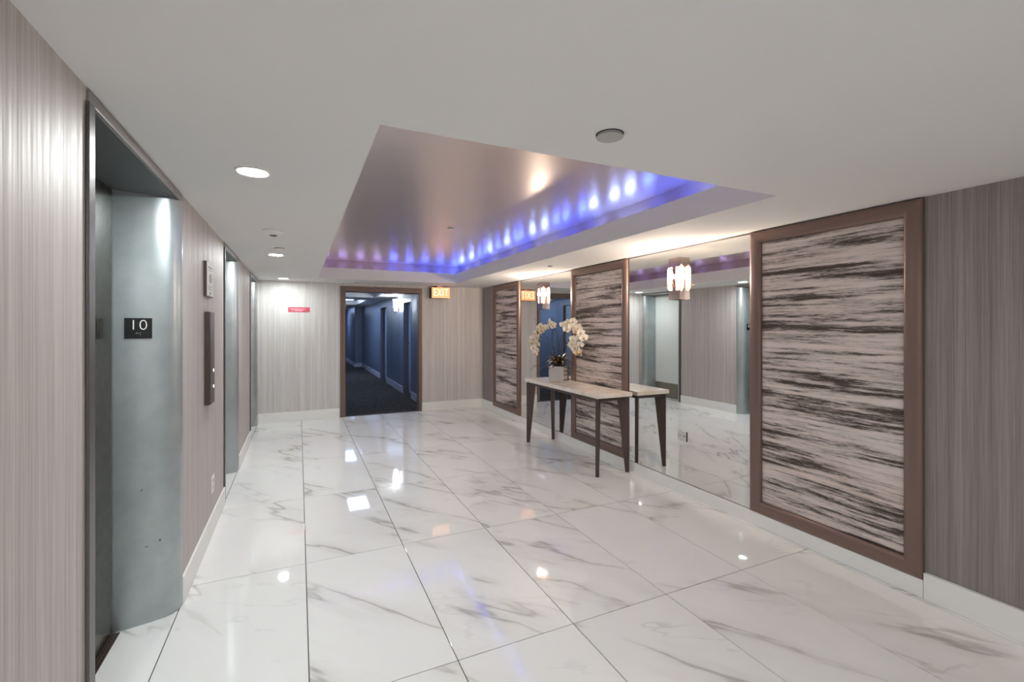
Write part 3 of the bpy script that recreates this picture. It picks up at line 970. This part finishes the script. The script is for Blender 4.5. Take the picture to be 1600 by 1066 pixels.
root = empty('smoke_detector', (-.178, 3.988, H))
bm = bmesh.new(); lathe(bm, [(0, 0), (.070, 0), (.072, -.010), (.066, -.017), (.046, -.026), (.030, -.038), (0, -.040)], 36)
obj('body', bm, M['plastic'], root, smooth=True)
bm = bmesh.new()
for k in range(10):
    a = 2 * pi * k / 10
    p = [(cos(a + d) * rr, sin(a + d) * rr) for rr, d in ((.024, -.2), (.031, -.2), (.031, .2), (.024, .2))]
    prism(bm, p, -.041, -.034)
obj('sensor_slots', bm, M['grey_plastic'], root)['kind'] = 'stuff'
bm = bmesh.new(); lathe(bm, [(0, -.0405), (.022, -.0405), (.020, -.046), (0, -.047)], 20)
obj('sensor_cap', bm, M['black'], root, smooth=True)
tag(root, 'round white smoke detector on the ceiling between the first two lights', 'smoke detector')

def cover(x, y, z, r, label, drop=.012, name='sprinkler_cover', tilt=0.0):
    root = empty(name, (x, y, z))
    bm = bmesh.new(); lathe(bm, [(0, -.0005), (r * 1.02, -.0005), (r * 1.02, -.0015), (0, -.0015)], 36)
    obj('recess', bm, M['dark'], root)
    bm = bmesh.new(); lathe(bm, [(r * .93, -drop), (r * .93, -.001), (r * .90, -.001), (r*.90, -drop)], 36)
    obj('collar', bm, M['grey_plastic'], root, smooth=True)
    bm = bmesh.new(); lathe(bm, [(0, -drop), (r * .98, -drop), (r, -drop - .0015), (r * .98, -drop - .003), (0, -drop - .004)], 36)
    obj('cover_plate', bm, M['grey_plastic'] if r > .045 else M['plastic'], root, smooth=True)
    tag(root, label, 'sprinkler', 'sprinkler covers on the ceiling')
cover(1.087, 1.451, H, .052, 'round grey sprinkler cover in front of the raised ceiling', .010)
cover(-.169, 4.879, H, .042, 'flat round sprinkler cover just before the second ceiling light', .008)
cover(1.475, 4.751, ZC, .032, 'small dark round sprinkler cover on the silvery raised ceiling', .006)
cover(2.799, 4.932, H, .030, 'small white sprinkler cover on the ceiling above the console table', .016)
cover(2.966, 7.909, H, .034, 'small sprinkler cover on the ceiling by the far right corner', .016)
cover(1.161, 8.193, H, .040, 'small dark sprinkler cover on the ceiling over the doorway', .006)

# peeling paint above the doorway
bm = bmesh.new()
for k in range(16):
    cx, cy = 1.0 + random.uniform(-.12, .12), 8.26 + random.uniform(-.07, .06)
    rr = random.uniform(.008, .022)
    pts = [(cx + rr * cos(2 * pi * i / 6) * random.uniform(.5, 1), cy + rr * sin(2 * pi * i / 6) * random.uniform(.5, 1)) for i in range(6)]
    prism(bm, pts, H - .003, H)
tag(obj('peeling_paint', bm, mat('peeled_paint', (0.45, 0.27, 0.20), .8)), 'cracked peeling paint patch on the ceiling above the doorway', 'paint patch')

# ------------------------------------------------------------------ signs and wall fittings
EX0, EX1, EZ0, EZ1, ED = 2.183, 2.52, 2.066, 2.258, 0.19
root = empty('exit_sign', ((EX0 + EX1) / 2, YF, EZ0))
w = (EX1 - EX0) / 2; hE = EZ1 - EZ0
obj('housing', boxes((-w, w, -ED + .012, 0, 0, hE)), M['exit_box'], root, bevel=0.004)
obj('face', boxes((-w, w, -ED, -ED + .012, 0, hE)), M['exit_face'], root, bevel=0.005)
text_mesh('EXIT', 0.195, 0.002, M['exit_letter'], root, (0, -ED - .0022, hE / 2), (pi / 2, 0, 0), 'lettering', .62, 1.16, 0.002)
obj('canopy', boxes((-.05, .05, -.12, -.03, hE, H - EZ0)), M['plastic'], root)
tag(root, 'glowing orange EXIT sign on the end wall, right of the doorway', 'sign')

root = empty('fire_notice', (0.004, YF, 1.826))
obj('plate', boxes((-.162, .162, -.005, 0, -.040, .040)), M['red'], root)
for zz, xa, xb in ((.012, -.13, .02), (.012, .035, .10), (-.004, -.11, -.02), (-.004, -.01, .07), (-.018, -.06, .05)):
    obj('print_line', boxes((xa, xb, -.006, -.005, zz - .005, zz + .005)), M['red_print'], root)
tag(root, 'small red rectangular notice with faint writing on the end wall', 'sign')

# elevator call bar on the left wall
root = empty('call_panel', (XL, 3.90, 1.0))
bm = bmesh.new()
prism(bm, [(0, -.105), (.030, -.105), (.034, -.085), (.034, .085), (.026, .115), (0, .115)], 0.0, .652)
obj('body', bm, M['panel_bar'], root, bevel=0.002)
for zz in (.12, .235):
    bm = bmesh.new(); tube(bm, [(.033, .02, zz), (.037, .02, zz)], .017, seg=18)
    obj('button_ring', bm, M['chrome'], root)
    bm = bmesh.new(); tube(bm, [(.037, .02, zz), (.039, .02, zz)], .010, seg=16)
    obj('button', bm, M['button'], root)
tag(root, 'tall dark bronze elevator call bar with two buttons on the left wall', 'elevator panel')

root = empty('framed_notice', (XL, 3.90, 1.76))
obj('frame', boxes((0, .018, -.13, .13, 0.0, .245)), M['panel_bar'], root, bevel=0.002)
obj('notice', boxes((.018, .020, -.122, .122, .008, .237)), M['paper'], root)
for (a, b, c, d) in ((-.08, .08, .20, .215), (-.09, .06, .185, .189), (-.02, .05, .10, .165), (-.05, -.03, .11, .15), (.06, .075, .12, .14), (-.09, .09, .075, .079), (-.09, .05, .062, .066), (-.09, .08, .049, .053), (-.03, .03, .015, .035)):
    obj('print_mark', boxes((.020, .0205, a, b, c, d)), M['print'], root)
tag(root, 'small white framed notice above the elevator call bar', 'sign')

root = empty('outlet_cover', (XL, 4.12, .295))
obj('plate', boxes((0, .007, -.05, .05, 0, .125)), M['plastic'], root, bevel=0.002)
for zz in (.036, .089):
    obj('socket', boxes((.007, .008, -.014, .014, zz - .014, zz + .014)), M['grey_plastic'], root)
tag(root, 'white electrical outlet low on the left wall', 'outlet')

root = empty('outlet_cover', (MX, 3.225, .475))
obj('plate', boxes((-.004, 0, -.055, .055, .01, .10)), M['clear'], root, bevel=0.002)
for yy in (-.026, .026):
    for q in (-.007, .007):
        obj('socket', boxes((-.0055, -.004, yy + q - .002, yy + q + .002, .05, .066)), M['print'], root)
obj('plate_edge', boxes((-.006, 0, -.062, -.057, .012, .10)), M['black'], root)
tag(root, 'clear outlet plate with a dark edge low on the nearer mirror', 'outlet')
